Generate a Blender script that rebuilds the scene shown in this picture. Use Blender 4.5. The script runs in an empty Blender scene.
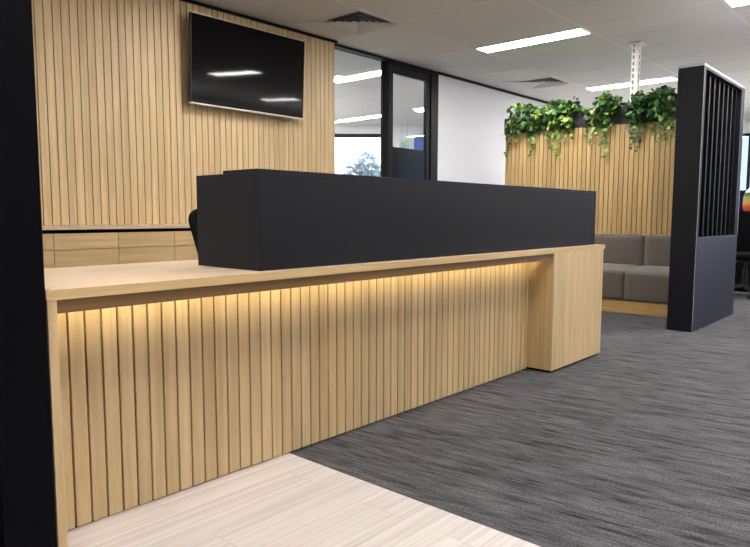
import bpy, bmesh, math, random
from mathutils import Vector, Matrix
random.seed(7)
PI = math.pi
SC = bpy.context.scene
COL = SC.collection

# ------------------------------------------------------------------ materials
def new_mat(name):
    m = bpy.data.materials.new(name); m.use_nodes = True
    nt = m.node_tree; nt.nodes.clear()
    out = nt.nodes.new('ShaderNodeOutputMaterial')
    return m, nt, out

def N(nt, kind, **kw):
    n = nt.nodes.new(kind)
    for k, v in kw.items():
        if k.startswith('i_'):
            key = k[2:].replace('_', ' ')
            n.inputs[key].default_value = v
        else:
            setattr(n, k, v)
    return n

def srgb(r, g, b):
    def f(c):
        c /= 255.0
        return c / 12.92 if c <= 0.04045 else ((c + 0.055) / 1.055) ** 2.4
    return (f(r), f(g), f(b), 1.0)

def simple(name, col, rough=0.5, spec=0.5, metal=0.0, bump=None, var=0.0, vscale=8.0, sheen=0.0):
    """plain surface with a gentle procedural variation"""
    m, nt, out = new_mat(name)
    p = N(nt, 'ShaderNodeBsdfPrincipled')
    p.inputs['Sheen Weight'].default_value = sheen; p.inputs['Sheen Roughness'].default_value = 0.4
    p.inputs['Roughness'].default_value = rough
    p.inputs['Specular IOR Level'].default_value = spec
    p.inputs['Metallic'].default_value = metal
    tc = N(nt, 'ShaderNodeTexCoord')
    no = N(nt, 'ShaderNodeTexNoise'); no.inputs['Scale'].default_value = vscale
    no.inputs['Detail'].default_value = 4.0
    nt.links.new(tc.outputs['Object'], no.inputs['Vector'])
    mx = N(nt, 'ShaderNodeMix', data_type='RGBA')
    mx.inputs['A'].default_value = tuple(c * (1 - var) for c in col[:3]) + (1,)
    mx.inputs['B'].default_value = tuple(min(1, c * (1 + var)) for c in col[:3]) + (1,)
    nt.links.new(no.outputs['Fac'], mx.inputs['Factor'])
    nt.links.new(mx.outputs['Result'], p.inputs['Base Color'])
    if bump:
        n2 = N(nt, 'ShaderNodeTexNoise'); n2.inputs['Scale'].default_value = bump[0]
        n2.inputs['Detail'].default_value = 3.0
        nt.links.new(tc.outputs['Object'], n2.inputs['Vector'])
        b = N(nt, 'ShaderNodeBump'); b.inputs['Strength'].default_value = bump[1]
        b.inputs['Distance'].default_value = 0.002
        nt.links.new(n2.outputs['Fac'], b.inputs['Height'])
        nt.links.new(b.outputs['Normal'], p.inputs['Normal'])
    nt.links.new(p.outputs['BSDF'], out.inputs['Surface'])
    return m

def wood(name, axis, dark, light, rough=0.45, tintamp=0.18):
    """oak veneer: grain along axis, one tint per plank from the face attribute"""
    m, nt, out = new_mat(name)
    p = N(nt, 'ShaderNodeBsdfPrincipled')
    p.inputs['Roughness'].default_value = rough
    p.inputs['Specular IOR Level'].default_value = 0.35
    tc = N(nt, 'ShaderNodeTexCoord')
    at = N(nt, 'ShaderNodeAttribute', attribute_name='tint')
    mul = N(nt, 'ShaderNodeVectorMath', operation='SCALE')
    cmb = N(nt, 'ShaderNodeCombineXYZ')
    for k in range(3):
        nt.links.new(at.outputs['Fac'], cmb.inputs[k])
    mul.inputs['Scale'].default_value = 13.0
    nt.links.new(cmb.outputs['Vector'], mul.inputs[0])
    add = N(nt, 'ShaderNodeVectorMath', operation='ADD')
    nt.links.new(tc.outputs['Object'], add.inputs[0]); nt.links.new(mul.outputs['Vector'], add.inputs[1])
    mp = N(nt, 'ShaderNodeMapping')
    sc = [38.0, 38.0, 38.0]; sc['XYZ'.index(axis)] = 1.6
    mp.inputs['Scale'].default_value = sc
    nt.links.new(add.outputs['Vector'], mp.inputs['Vector'])
    n1 = N(nt, 'ShaderNodeTexNoise'); n1.inputs['Scale'].default_value = 1.0
    n1.inputs['Detail'].default_value = 5.0; n1.inputs['Distortion'].default_value = 0.2
    nt.links.new(mp.outputs['Vector'], n1.inputs['Vector'])
    n2 = N(nt, 'ShaderNodeTexNoise'); n2.inputs['Scale'].default_value = 5.0
    n2.inputs['Detail'].default_value = 2.0
    nt.links.new(mp.outputs['Vector'], n2.inputs['Vector'])
    ramp = N(nt, 'ShaderNodeValToRGB')
    ramp.color_ramp.elements[0].position = 0.22; ramp.color_ramp.elements[0].color = dark
    ramp.color_ramp.elements[1].position = 0.74; ramp.color_ramp.elements[1].color = light
    nt.links.new(n1.outputs['Fac'], ramp.inputs['Fac'])
    hsv = N(nt, 'ShaderNodeHueSaturation')
    v = N(nt, 'ShaderNodeMath', operation='MULTIPLY_ADD')
    v.inputs[1].default_value = tintamp; v.inputs[2].default_value = 1.0 - tintamp * 0.5
    nt.links.new(at.outputs['Fac'], v.inputs[0])
    v2 = N(nt, 'ShaderNodeMath', operation='MULTIPLY_ADD')
    v2.inputs[1].default_value = 0.16; v2.inputs[2].default_value = -0.08
    nt.links.new(n2.outputs['Fac'], v2.inputs[0])
    v3 = N(nt, 'ShaderNodeMath', operation='ADD')
    nt.links.new(v.outputs[0], v3.inputs[0]); nt.links.new(v2.outputs[0], v3.inputs[1])
    nt.links.new(v3.outputs[0], hsv.inputs['Value'])
    nt.links.new(ramp.outputs['Color'], hsv.inputs['Color'])
    nt.links.new(hsv.outputs['Color'], p.inputs['Base Color'])
    b = N(nt, 'ShaderNodeBump'); b.inputs['Strength'].default_value = 0.15; b.inputs['Distance'].default_value = 0.001
    nt.links.new(n2.outputs['Fac'], b.inputs['Height']); nt.links.new(b.outputs['Normal'], p.inputs['Normal'])
    nt.links.new(p.outputs['BSDF'], out.inputs['Surface'])
    return m

def carpet_mat():
    m, nt, out = new_mat('carpet_loop_pile')
    p = N(nt, 'ShaderNodeBsdfPrincipled')
    p.inputs['Roughness'].default_value = 0.95; p.inputs['Specular IOR Level'].default_value = 0.1
    tc = N(nt, 'ShaderNodeTexCoord')
    def lay(sx, sy, rot, det):
        mp0 = N(nt, 'ShaderNodeMapping'); mp0.inputs['Rotation'].default_value = (0, 0, rot)
        mp = N(nt, 'ShaderNodeMapping'); mp.inputs['Scale'].default_value = (sx, sy, 1)
        nt.links.new(tc.outputs['Object'], mp0.inputs['Vector']); nt.links.new(mp0.outputs['Vector'], mp.inputs['Vector'])
        n = N(nt, 'ShaderNodeTexNoise'); n.inputs['Scale'].default_value = 1.0; n.inputs['Detail'].default_value = det
        nt.links.new(mp.outputs['Vector'], n.inputs['Vector'])
        return n
    a = lay(95, 9.0, math.radians(-7), 3.0)
    b = lay(26, 2.6, math.radians(-7), 2.0)
    c = lay(170, 120, 0, 2.0)
    r1 = N(nt, 'ShaderNodeValToRGB')
    e = r1.color_ramp.elements
    e[0].position = 0.34; e[0].color = srgb(38, 37, 41)
    e[1].position = 0.62; e[1].color = srgb(102, 102, 105)
    mid = r1.color_ramp.elements.new(0.45); mid.color = srgb(74, 74, 77)
    s1 = N(nt, 'ShaderNodeMath', operation='MULTIPLY_ADD'); s1.inputs[1].default_value = 0.45
    nt.links.new(b.outputs['Fac'], s1.inputs[0])
    s0 = N(nt, 'ShaderNodeMath', operation='MULTIPLY'); s0.inputs[1].default_value = 0.55
    nt.links.new(a.outputs['Fac'], s0.inputs[0]); nt.links.new(s0.outputs[0], s1.inputs[2])
    nt.links.new(s1.outputs[0], r1.inputs['Fac'])
    hs = N(nt, 'ShaderNodeHueSaturation')
    vv = N(nt, 'ShaderNodeMath', operation='MULTIPLY_ADD'); vv.inputs[1].default_value = 2.0; vv.inputs[2].default_value = -0.02
    nt.links.new(c.outputs['Fac'], vv.inputs[0]); nt.links.new(vv.outputs[0], hs.inputs['Value'])
    nt.links.new(r1.outputs['Color'], hs.inputs['Color'])
    nt.links.new(hs.outputs['Color'], p.inputs['Base Color'])
    bp = N(nt, 'ShaderNodeBump'); bp.inputs['Strength'].default_value = 0.5; bp.inputs['Distance'].default_value = 0.004
    nt.links.new(c.outputs['Fac'], bp.inputs['Height']); nt.links.new(bp.outputs['Normal'], p.inputs['Normal'])
    nt.links.new(p.outputs['BSDF'], out.inputs['Surface'])
    return m

def vinyl_mat():
    m, nt, out = new_mat('pale_timber_vinyl')
    p = N(nt, 'ShaderNodeBsdfPrincipled')
    p.inputs['Roughness'].default_value = 0.42; p.inputs['Specular IOR Level'].default_value = 0.4
    tc = N(nt, 'ShaderNodeTexCoord')
    mp0 = N(nt, 'ShaderNodeMapping'); mp0.inputs['Location'].default_value = (0.93, -0.01, 0)
    nt.links.new(tc.outputs['Object'], mp0.inputs['Vector'])
    br = N(nt, 'ShaderNodeTexBrick'); br.offset = 0.37; br.offset_frequency = 2
    br.inputs['Scale'].default_value = 1.0; br.inputs['Brick Width'].default_value = 1.22
    br.inputs['Row Height'].default_value = 0.178; br.inputs['Mortar Size'].default_value = 0.0012
    br.inputs['Mortar Smooth'].default_value = 0.3
    br.inputs['Color1'].default_value = (0.2, 0.2, 0.2, 1); br.inputs['Color2'].default_value = (0.8, 0.8, 0.8, 1)
    br.inputs['Mortar'].default_value = (0.5, 0.5, 0.5, 1)
    nt.links.new(mp0.outputs['Vector'], br.inputs['Vector'])
    sc = N(nt, 'ShaderNodeVectorMath', operation='SCALE'); sc.inputs['Scale'].default_value = 7.0
    nt.links.new(br.outputs['Color'], sc.inputs[0])
    ad = N(nt, 'ShaderNodeVectorMath', operation='ADD')
    nt.links.new(tc.outputs['Object'], ad.inputs[0]); nt.links.new(sc.outputs['Vector'], ad.inputs[1])
    mp = N(nt, 'ShaderNodeMapping'); mp.inputs['Scale'].default_value = (1.0, 60, 1)
    nt.links.new(ad.outputs['Vector'], mp.inputs['Vector'])
    n = N(nt, 'ShaderNodeTexNoise'); n.inputs['Scale'].default_value = 1.0; n.inputs['Detail'].default_value = 6.0
    n.inputs['Distortion'].default_value = 0.4
    nt.links.new(mp.outputs['Vector'], n.inputs['Vector'])
    r = N(nt, 'ShaderNodeValToRGB')
    r.color_ramp.elements[0].position = 0.28; r.color_ramp.elements[0].color = srgb(192, 184, 179)
    r.color_ramp.elements[1].position = 0.66; r.color_ramp.elements[1].color = srgb(220, 213, 209)
    nt.links.new(n.outputs['Fac'], r.inputs['Fac'])
    mx = N(nt, 'ShaderNodeMix', data_type='RGBA'); mx.inputs['B'].default_value = srgb(186, 176, 168)
    nt.links.new(br.outputs['Fac'], mx.inputs['Factor']); nt.links.new(r.outputs['Color'], mx.inputs['A'])
    nt.links.new(mx.outputs['Result'], p.inputs['Base Color'])
    nt.links.new(p.outputs['BSDF'], out.inputs['Surface'])
    return m

def glass_mat(name, tint, refl=0.10):
    m, nt, out = new_mat(name)
    t = N(nt, 'ShaderNodeBsdfTransparent'); t.inputs['Color'].default_value = tint
    g = N(nt, 'ShaderNodeBsdfGlossy'); g.inputs['Roughness'].default_value = 0.02
    lw = N(nt, 'ShaderNodeLayerWeight'); lw.inputs['Blend'].default_value = 0.5
    pw_ = N(nt, 'ShaderNodeMath', operation='POWER'); pw_.inputs[1].default_value = 4.0
    nt.links.new(lw.outputs['Facing'], pw_.inputs[0])
    mt = N(nt, 'ShaderNodeMath', operation='MULTIPLY_ADD'); mt.inputs[1].default_value = 0.8; mt.inputs[2].default_value = refl
    nt.links.new(pw_.outputs[0], mt.inputs[0])
    mx = N(nt, 'ShaderNodeMixShader')
    nt.links.new(mt.outputs[0], mx.inputs[0]); nt.links.new(t.outputs[0], mx.inputs[1]); nt.links.new(g.outputs[0], mx.inputs[2])
    nt.links.new(mx.outputs[0], out.inputs['Surface'])
    return m

def emit_mat(name, col, strength):
    m, nt, out = new_mat(name)
    e = N(nt, 'ShaderNodeEmission'); e.inputs['Color'].default_value = col; e.inputs['Strength'].default_value = strength
    nt.links.new(e.outputs[0], out.inputs['Surface'])
    return m

def leaf_mat():
    m, nt, out = new_mat('pothos_leaf')
    p = N(nt, 'ShaderNodeBsdfPrincipled'); p.inputs['Roughness'].default_value = 0.38
    p.inputs['Specular IOR Level'].default_value = 0.5
    at = N(nt, 'ShaderNodeAttribute', attribute_name='tint')
    r = N(nt, 'ShaderNodeValToRGB')
    el = r.color_ramp.elements
    el[0].position = 0.0; el[0].color = srgb(14, 40, 16)
    el[1].position = 1.0; el[1].color = srgb(196, 205, 110)
    for pos, c in ((0.35, (30, 72, 28)), (0.62, (62, 112, 44)), (0.82, (120, 158, 66))):
        q = el.new(pos); q.color = srgb(*c)
    nt.links.new(at.outputs['Fac'], r.inputs['Fac'])
    tc = N(nt, 'ShaderNodeTexCoord')
    no = N(nt, 'ShaderNodeTexNoise'); no.inputs['Scale'].default_value = 45.0
    nt.links.new(tc.outputs['Object'], no.inputs['Vector'])
    mx = N(nt, 'ShaderNodeMix', data_type='RGBA'); mx.blend_type = 'OVERLAY'; mx.inputs['Factor'].default_value = 0.35
    nt.links.new(r.outputs['Color'], mx.inputs['A']); nt.links.new(no.outputs['Fac'], mx.inputs['B'])
    nt.links.new(mx.outputs['Result'], p.inputs['Base Color'])
    tr = N(nt, 'ShaderNodeBsdfTranslucent'); nt.links.new(mx.outputs['Result'], tr.inputs['Color'])
    ms = N(nt, 'ShaderNodeMixShader'); ms.inputs[0].default_value = 0.22
    nt.links.new(p.outputs[0], ms.inputs[1]); nt.links.new(tr.outputs[0], ms.inputs[2])
    nt.links.new(ms.outputs[0], out.inputs['Surface'])
    return m

def pole_mat():
    """white steel with rows of punched dark slots"""
    m, nt, out = new_mat('slotted_white_steel')
    p = N(nt, 'ShaderNodeBsdfPrincipled'); p.inputs['Roughness'].default_value = 0.5
    tc = N(nt, 'ShaderNodeTexCoord'); sp = N(nt, 'ShaderNodeSeparateXYZ')
    nt.links.new(tc.outputs['Object'], sp.inputs[0])
    def M_(op, a, b=None):
        n = N(nt, 'ShaderNodeMath', operation=op)
        for k, v in enumerate((a, b)):
            if v is None: continue
            if isinstance(v, (int, float)): n.inputs[k].default_value = v
            else: nt.links.new(v, n.inputs[k])
        return n.outputs[0]
    saw = M_('LESS_THAN', M_('FRACT', M_('MULTIPLY', sp.outputs['Z'], 16.0)), 0.6)
    fx = M_('LESS_THAN', M_('ABSOLUTE', M_('SUBTRACT', sp.outputs['X'], -0.004)), 0.010)
    fy = M_('LESS_THAN', M_('ABSOLUTE', M_('SUBTRACT', sp.outputs['Y'], 0.012)), 0.009)
    f = M_('MULTIPLY', saw, M_('MAXIMUM', fx, fy))
    mx = N(nt, 'ShaderNodeMix', data_type='RGBA')
    mx.inputs['A'].default_value = srgb(226, 224, 220); mx.inputs['B'].default_value = srgb(120, 114, 108)
    nt.links.new(f, mx.inputs['Factor']); nt.links.new(mx.outputs['Result'], p.inputs['Base Color'])
    nt.links.new(p.outputs[0], out.inputs['Surface'])
    return m

def bag_mat():
    m, nt, out = new_mat('banded_fabric')
    p = N(nt, 'ShaderNodeBsdfPrincipled'); p.inputs['Roughness'].default_value = 0.7
    tc = N(nt, 'ShaderNodeTexCoord'); sp = N(nt, 'ShaderNodeSeparateXYZ')
    nt.links.new(tc.outputs['Object'], sp.inputs[0])
    mr = N(nt, 'ShaderNodeMapRange'); mr.inputs['From Min'].default_value = 0.0; mr.inputs['From Max'].default_value = 0.33
    nt.links.new(sp.outputs['Z'], mr.inputs['Value'])
    r = N(nt, 'ShaderNodeValToRGB'); r.color_ramp.interpolation = 'LINEAR'
    el = r.color_ramp.elements
    el[0].position = 0.0; el[0].color = srgb(205, 70, 35)
    el[1].position = 1.0; el[1].color = srgb(238, 240, 236)
    for pos, c in ((0.22, (214, 92, 48)), (0.34, (190, 160, 90)), (0.58, (160, 165, 95)), (0.62, (60, 95, 50)), (0.72, (66, 104, 56)), (0.76, (232, 236, 228))):
        q = el.new(pos); q.color = srgb(*c)
    nt.links.new(mr.outputs[0], r.inputs['Fac']); nt.links.new(r.outputs['Color'], p.inputs['Base Color'])
    nt.links.new(p.outputs[0], out.inputs['Surface'])
    return m

OAK_D, OAK_L = srgb(182, 155, 111), srgb(213, 187, 145)
M = dict(
    oak_v=wood('oak_vertical_grain', 'Z', OAK_D, OAK_L),
    oak_x=wood('oak_lengthwise_grain', 'X', srgb(196, 170, 142), srgb(216, 192, 166), tintamp=0.08),
    oak_y=wood('oak_crosswise_grain', 'Y', OAK_D, OAK_L, tintamp=0.1),
    oak_shade=wood('oak_apron_in_shade', 'X', srgb(104, 78, 46), srgb(132, 102, 62), tintamp=0.05),  # shade below the worktop put into a darker oak colour
    oak_edge=wood('oak_edge_banding', 'X', srgb(190, 158, 108), srgb(212, 182, 134), tintamp=0.05),
    oak_honey=wood('honey_oak_vertical_grain', 'Z', srgb(166, 137, 90), srgb(200, 170, 118), tintamp=0.26),
    oak_draw=wood('oak_drawer_grain', 'X', srgb(180, 148, 104), srgb(212, 182, 136), tintamp=0.12),
    oak_base=wood('oak_bench_base_grain', 'Y', srgb(178, 142, 88), srgb(204, 168, 112), tintamp=0.08),
    groove=simple('dark_groove_backing', srgb(44, 29, 16), 0.9, 0.1),
    black=simple('charcoal_laminate', srgb(23, 23, 28), 0.5, 0.2, bump=(400, 0.12), var=0.12, vscale=60),
    navy=simple('blue_black_laminate', srgb(11, 12, 20), 0.5, 0.25, var=0.08, vscale=20),
    navy_l=simple('laminate_painted_sheen', srgb(17, 21, 45), 0.40, 0.6, var=0.08, vscale=20),  # same laminate as the frame, window sheen put into a bluer base colour
    edge=simple('pale_edge_highlight', srgb(176, 178, 188), 0.5, 0.4),  # pale colour painted as the highlight of light-catching edges
    fin=simple('graphite_fin', srgb(14, 15, 18), 0.5, 0.15, var=0.08),
    gap=simple('black_recess', srgb(10, 10, 11), 0.8, 0.1),
    column=simple('black_powder_coat', srgb(6, 6, 11), 0.6, 0.06, var=0.05),
    alu=simple('black_aluminium', srgb(9, 10, 14), 0.4, 0.2, var=0.05),
    white=simple('white_wall_paint', srgb(226, 226, 229), 0.7, 0.3, var=0.01, bump=(300, 0.05)),
    paint=simple('off_white_paint', srgb(212, 208, 202), 0.7, 0.3, var=0.01),
    tile=simple('ceiling_tile_mineral', srgb(214, 211, 207), 0.9, 0.1, var=0.02, vscale=120, bump=(900, 0.25)),
    grid=simple('ceiling_grid_white', srgb(224, 221, 216), 0.6, 0.2),
    ventw=simple('vent_white_enamel', srgb(214, 212, 208), 0.5, 0.3),
    ventd=simple('vent_dark_duct', srgb(30, 30, 34), 0.9, 0.05),
    fabric=simple('grey_woven_upholstery', srgb(106, 99, 92), 0.95, 0.1, sheen=0.6, var=0.3, vscale=260, bump=(600, 0.4)),
    screen=simple('glossy_screen', srgb(3, 3, 5), 0.04, 0.25, bump=(3.2, 0.12)),
    silver=simple('brushed_silver', srgb(205, 195, 186), 0.35, 0.5, metal=0.6),
    plast=simple('black_plastic', srgb(14, 14, 16), 0.45, 0.4),
    chairf=simple('black_chair_fabric', srgb(16, 16, 18), 0.9, 0.1, var=0.2, vscale=200),
    dsteel=simple('dark_steel', srgb(52, 52, 56), 0.4, 0.4, metal=0.4),
    steel=simple('grey_steel', srgb(120, 120, 124), 0.35, 0.5, metal=0.8),
    pole=pole_mat(),
    plate=simple('white_painted_steel', srgb(226, 224, 220), 0.5, 0.4),
    planter=simple('planter_charcoal', srgb(44, 42, 46), 0.5, 0.3),
    rail=simple('brown_rail', srgb(88, 62, 44), 0.6, 0.3),
    soil=simple('dark_soil', srgb(34, 26, 20), 0.95, 0.05, var=0.4, vscale=60),
    stem=simple('vine_stem', srgb(96, 122, 52), 0.6, 0.3),
    leaf=leaf_mat(),
    carpet=carpet_mat(), vinyl=vinyl_mat(), bag=bag_mat(),
    glass=glass_mat('partition_glass', (0.90, 0.91, 0.92, 1), 0.04),
    glass_t=glass_mat('tinted_window_glass', (0.50, 0.57, 0.66, 1), 0.04),
    glass_c=glass_mat('clear_window_glass', (0.97, 0.98, 1.0, 1), 0.03),
    glass_d=glass_mat('dark_tinted_glass', (0.22, 0.25, 0.29, 1), 0.04),
    lamp=emit_mat('light_diffuser', (1.0, 0.975, 0.95, 1), 31.0),
    led=emit_mat('warm_led_strip', (1.0, 0.74, 0.36, 1), 1.2),
    exit_g=emit_mat('exit_green', srgb(60, 150, 110), 0.5),
    exit_w=emit_mat('exit_white', srgb(200, 226, 214), 0.5),
    blue=simple('blue_panel', srgb(70, 112, 190), 0.6, 0.3),
    bluedark=simple('navy_fabric_divider', srgb(24, 32, 62), 0.9, 0.1, var=0.1, vscale=100),
    doorpan=simple('dark_blue_gloss_panel', srgb(6, 10, 20), 0.2, 0.25),
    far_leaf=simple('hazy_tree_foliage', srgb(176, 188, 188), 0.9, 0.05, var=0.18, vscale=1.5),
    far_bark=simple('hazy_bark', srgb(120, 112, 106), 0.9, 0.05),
    lawn=simple('outdoor_lawn', srgb(140, 150, 120), 0.95, 0.05, var=0.15, vscale=2),
)

# ------------------------------------------------------------------ mesh builder
class MB:
    """collects shapes in world coordinates; build() links them as ONE mesh object"""
    def __init__(s): s.v = []; s.f = []; s.t = []; s.sm = []
    def _add(s, vs, fs, tint, smooth=False):
        o = len(s.v); s.v += [tuple(p) for p in vs]
        for f in fs:
            s.f.append(tuple(i + o for i in f)); s.t.append(tint); s.sm.append(smooth)
    def box(s, a, b, bev=0.0, tint=None, mat=None):
        tint = random.random() if tint is None else tint
        x0, y0, z0 = [min(a[i], b[i]) for i in range(3)]; x1, y1, z1 = [max(a[i], b[i]) for i in range(3)]
        if bev <= 0:
            vs = [(x0,y0,z0),(x1,y0,z0),(x1,y1,z0),(x0,y1,z0),(x0,y0,z1),(x1,y0,z1),(x1,y1,z1),(x0,y1,z1)]
            fs = [(0,3,2,1),(4,5,6,7),(0,1,5,4),(1,2,6,5),(2,3,7,6),(3,0,4,7)]
            if mat: vs = [mat @ Vector(p) for p in vs]
            s._add(vs, fs, tint); return s
        bm = bmesh.new(); bmesh.ops.create_cube(bm, size=1.0)
        for v in bm.verts:
            v.co = Vector(((x0+x1)/2 + v.co.x*(x1-x0), (y0+y1)/2 + v.co.y*(y1-y0), (z0+z1)/2 + v.co.z*(z1-z0)))
        bev2 = min(bev, 0.45*min(x1-x0, y1-y0, z1-z0))
        bmesh.ops.bevel(bm, geom=list(bm.edges), offset=bev2, segments=1 if bev < 0.006 else 4, affect='EDGES', profile=0.5)
        s.bm(bm, tint, smooth=bev >= 0.006, mat=mat); return s
    def bm(s, bm, tint=0.5, smooth=False, mat=None):
        bm.verts.index_update()
        vs = [(mat @ v.co if mat else v.co.copy()) for v in bm.verts]
        s._add(vs, [[v.index for v in f.verts] for f in bm.faces], tint, smooth); bm.free(); return s
    def poly(s, pts, tint=0.5): s._add(pts, [tuple(range(len(pts)))], tint); return s
    def prism(s, pts, axis, a, b, tint=0.5, smooth=False):
        """pts: 2-D outline in the plane across axis, extruded from a to b"""
        n = len(pts)
        def P(p, h):
            return {'X': (h, p[0], p[1]), 'Y': (p[0], h, p[1]), 'Z': (p[0], p[1], h)}[axis]
        vs = [P(p, a) for p in pts] + [P(p, b) for p in pts]
        fs = [tuple(reversed(range(n))), tuple(range(n, 2*n))] + [(i, (i+1) % n, n+(i+1) % n, n+i) for i in range(n)]
        s._add(vs, fs, tint, smooth); return s
    def tube(s, path, r, seg=8, tint=0.5):
        path = [Vector(p) for p in path]; n = len(path)
        rs = r if isinstance(r, (list, tuple)) else [r]*n
        rings = []
        for i, p in enumerate(path):
            d = (path[min(i+1, n-1)] - path[max(i-1, 0)]).normalized()
            u = d.orthogonal().normalized() if i == 0 else (pu - d*pu.dot(d)).normalized()
            pu = u; w = d.cross(u)
            rings.append([p + rs[i]*(math.cos(2*PI*k/seg)*u + math.sin(2*PI*k/seg)*w) for k in range(seg)])
        vs = [q for R in rings for q in R]
        fs = [(i*seg+k, i*seg+(k+1) % seg, (i+1)*seg+(k+1) % seg, (i+1)*seg+k) for i in range(n-1) for k in range(seg)]
        fs += [tuple(reversed(range(seg))), tuple((n-1)*seg+k for k in range(seg))]
        s._add(vs, fs, tint, True); return s
    def lathe(s, prof, c=(0,0,0), seg=24, sx=1.0, sy=1.0, tint=0.5):
        vs = [(c[0]+r*sx*math.cos(2*PI*k/seg), c[1]+r*sy*math.sin(2*PI*k/seg), c[2]+z) for r, z in prof for k in range(seg)]
        n = len(prof)
        fs = [(i*seg+k, i*seg+(k+1) % seg, (i+1)*seg+(k+1) % seg, (i+1)*seg+k) for i in range(n-1) for k in range(seg)]
        fs += [tuple(reversed(range(seg))), tuple((n-1)*seg+k for k in range(seg))]
        s._add(vs, fs, tint, True); return s
    def build(s, name, mat, parent=None, loc=None, autosm=True):
        me = bpy.data.meshes.new(name)
        o = bpy.data.objects.new(name, me); COL.objects.link(o)
        base = Vector((0, 0, 0))
        if parent is not None:
            o.parent = parent
            q = parent
            while q: base += q.location; q = q.parent
        if loc is not None:
            o.location = Vector(loc) - base; base = Vector(loc)
        me.from_pydata([tuple(Vector(p) - base) for p in s.v], [], s.f)
        at = me.attributes.new('tint', 'FLOAT', 'FACE'); at.data.foreach_set('value', s.t)
        me.polygons.foreach_set('use_smooth', s.sm)
        me.materials.append(mat); me.update()
        if any(s.sm) and autosm:
            me.set_sharp_from_angle(angle=math.radians(50))
        return o

def tag(o, label, cat, group=None):
    o['label'] = label; o['category'] = cat
    if group: o['group'] = group
    return o
def thing(name, label, cat, loc=(0, 0, 0), group=None):
    o = bpy.data.objects.new(name, None); COL.objects.link(o); o.location = loc
    o.empty_display_size = 0.1
    return tag(o, label, cat, group)
def struct(o, label=None):
    o['kind'] = 'structure'
    if label: o['label'] = label
    return o
def struct_root(name, loc=(0, 0, 0)):
    o = bpy.data.objects.new(name, None); COL.objects.link(o); o.location = loc; o['kind'] = 'structure'
    return o
def dup(root, loc, label=None, group=None, rotz=None):
    r = root.copy(); COL.objects.link(r); r.location = loc
    if rotz is not None: r.rotation_euler = (0, 0, rotz)
    if label: r['label'] = label
    if group: r['group'] = group
    for ch in list(root.children):
        c = ch.copy(); COL.objects.link(c); c.parent = r
        for g in list(ch.children):
            d = g.copy(); COL.objects.link(d); d.parent = c
    return r

# ------------------------------------------------------------------ camera (solved from the photo's vanishing points)
H = 0.95; CH = 2.70
yaw, pitch, roll = 0.719617072, -0.0954989376, 0.00331033172
fpx, cx, cy = 650.613302, 384.868981, 276.054297
fw = Vector((math.cos(yaw)*math.cos(pitch), math.sin(yaw)*math.cos(pitch), math.sin(pitch)))
rt = Vector((math.sin(yaw), -math.cos(yaw), 0)); up = rt.cross(fw)
rt2 = math.cos(roll)*rt + math.sin(roll)*up; up2 = -math.sin(roll)*rt + math.cos(roll)*up
cam = bpy.data.cameras.new('camera'); co = bpy.data.objects.new('camera', cam); COL.objects.link(co)
cam.sensor_width = 36; cam.lens = fpx/750*36; cam.clip_start = 0.05; cam.clip_end = 300
cam.shift_x = -(cx-375)/750; cam.shift_y = (cy-273.5)/750
co.matrix_world = Matrix(((rt2.x, up2.x, -fw.x, 0), (rt2.y, up2.y, -fw.y, 0), (rt2.z, up2.z, -fw.z, H), (0, 0, 0, 1)))
SC.camera = co
def ray(px, py):
    return ((px-cx)/fpx)*rt2 - ((py-cy)/fpx)*up2 + fw
def on_x(px, py, X):
    d = ray(px, py); t = X/d.x; return Vector((0, 0, H)) + t*d

# ------------------------------------------------------------------ room shell
XL, XR, YF, YB = -2.5, 14.0, -4.0, 4.95
hf = Vector((math.cos(yaw), math.sin(yaw), 0)); lat = Vector((math.sin(yaw), -math.cos(yaw), 0))
P0 = Vector((9.37, 9.57, 0))                       # a point on the angled facade of the back office
def fac(s_): return P0 + lat*s_
sL = (4.8 - P0.x)/lat.x; sR = (YB + 0.12 - P0.y)/lat.y
FL, FR = fac(sL), fac(sR)

b = MB()
b.poly([(1.64, YF, 0), (XR, YF, 0), (XR, 1.95, 0), (1.64, 1.95, 0)])
b.poly([(XL, 1.95, 0), (XR, 1.95, 0), (XR, YB+.12, 0), (XL, YB+.12, 0)])
b.poly([(4.8, YB+.12, 0), (FR.x, FR.y, 0), (FL.x, FL.y, 0)])
struct(b.build('floor', M['carpet']), 'charcoal streaked carpet across the office')
b = MB().box((XL, YF, -0.03), (1.638, 1.948, 0.001), tint=.5)
struct(b.build('floor', M['vinyl']), 'pale timber-look vinyl planks at the entry side of the desk')

b = MB()
VX = [(4.18, 3.965), (7.74, 3.985)]; VS = .60                      # openings for the two air vents
xs_ = [XL] + [v for vx, vy in VX for v in (vx+.02, vx+VS-.02)] + [XR]
for i in range(len(xs_)-1):
    if i % 2 == 0: b.box((xs_[i], YF, CH), (xs_[i+1], YB+.12, CH+.08), tint=.5)
    else:
        vy = VX[i//2][1]
        b.box((xs_[i], YF, CH), (xs_[i+1], vy+.02, CH+.08), tint=.5); b.box((xs_[i], vy+VS-.02, CH), (xs_[i+1], YB+.12, CH+.08), tint=.5)
b.prism([(4.8, YB+.12), (FR.x, FR.y), (FL.x, FL.y)], 'Z', CH, CH+.08)
ceil = struct(b.build('ceiling', M['tile']))
b = MB(); GW = .011
x = 5.36 - 13*0.6
while x < XR:
    if x > XL: b.box((x-GW, YF, CH-.002), (x+GW, YB, CH+.001), tint=.5)
    if 4.8 < x < FR.x - .1:
        s_ = (x - P0.x)/lat.x; b.box((x-GW, YB+.14, CH-.002), (x+GW, fac(s_).y-.05, CH+.001), tint=.5)
    x += 0.6
y = 3.97 - 6*1.2
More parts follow.
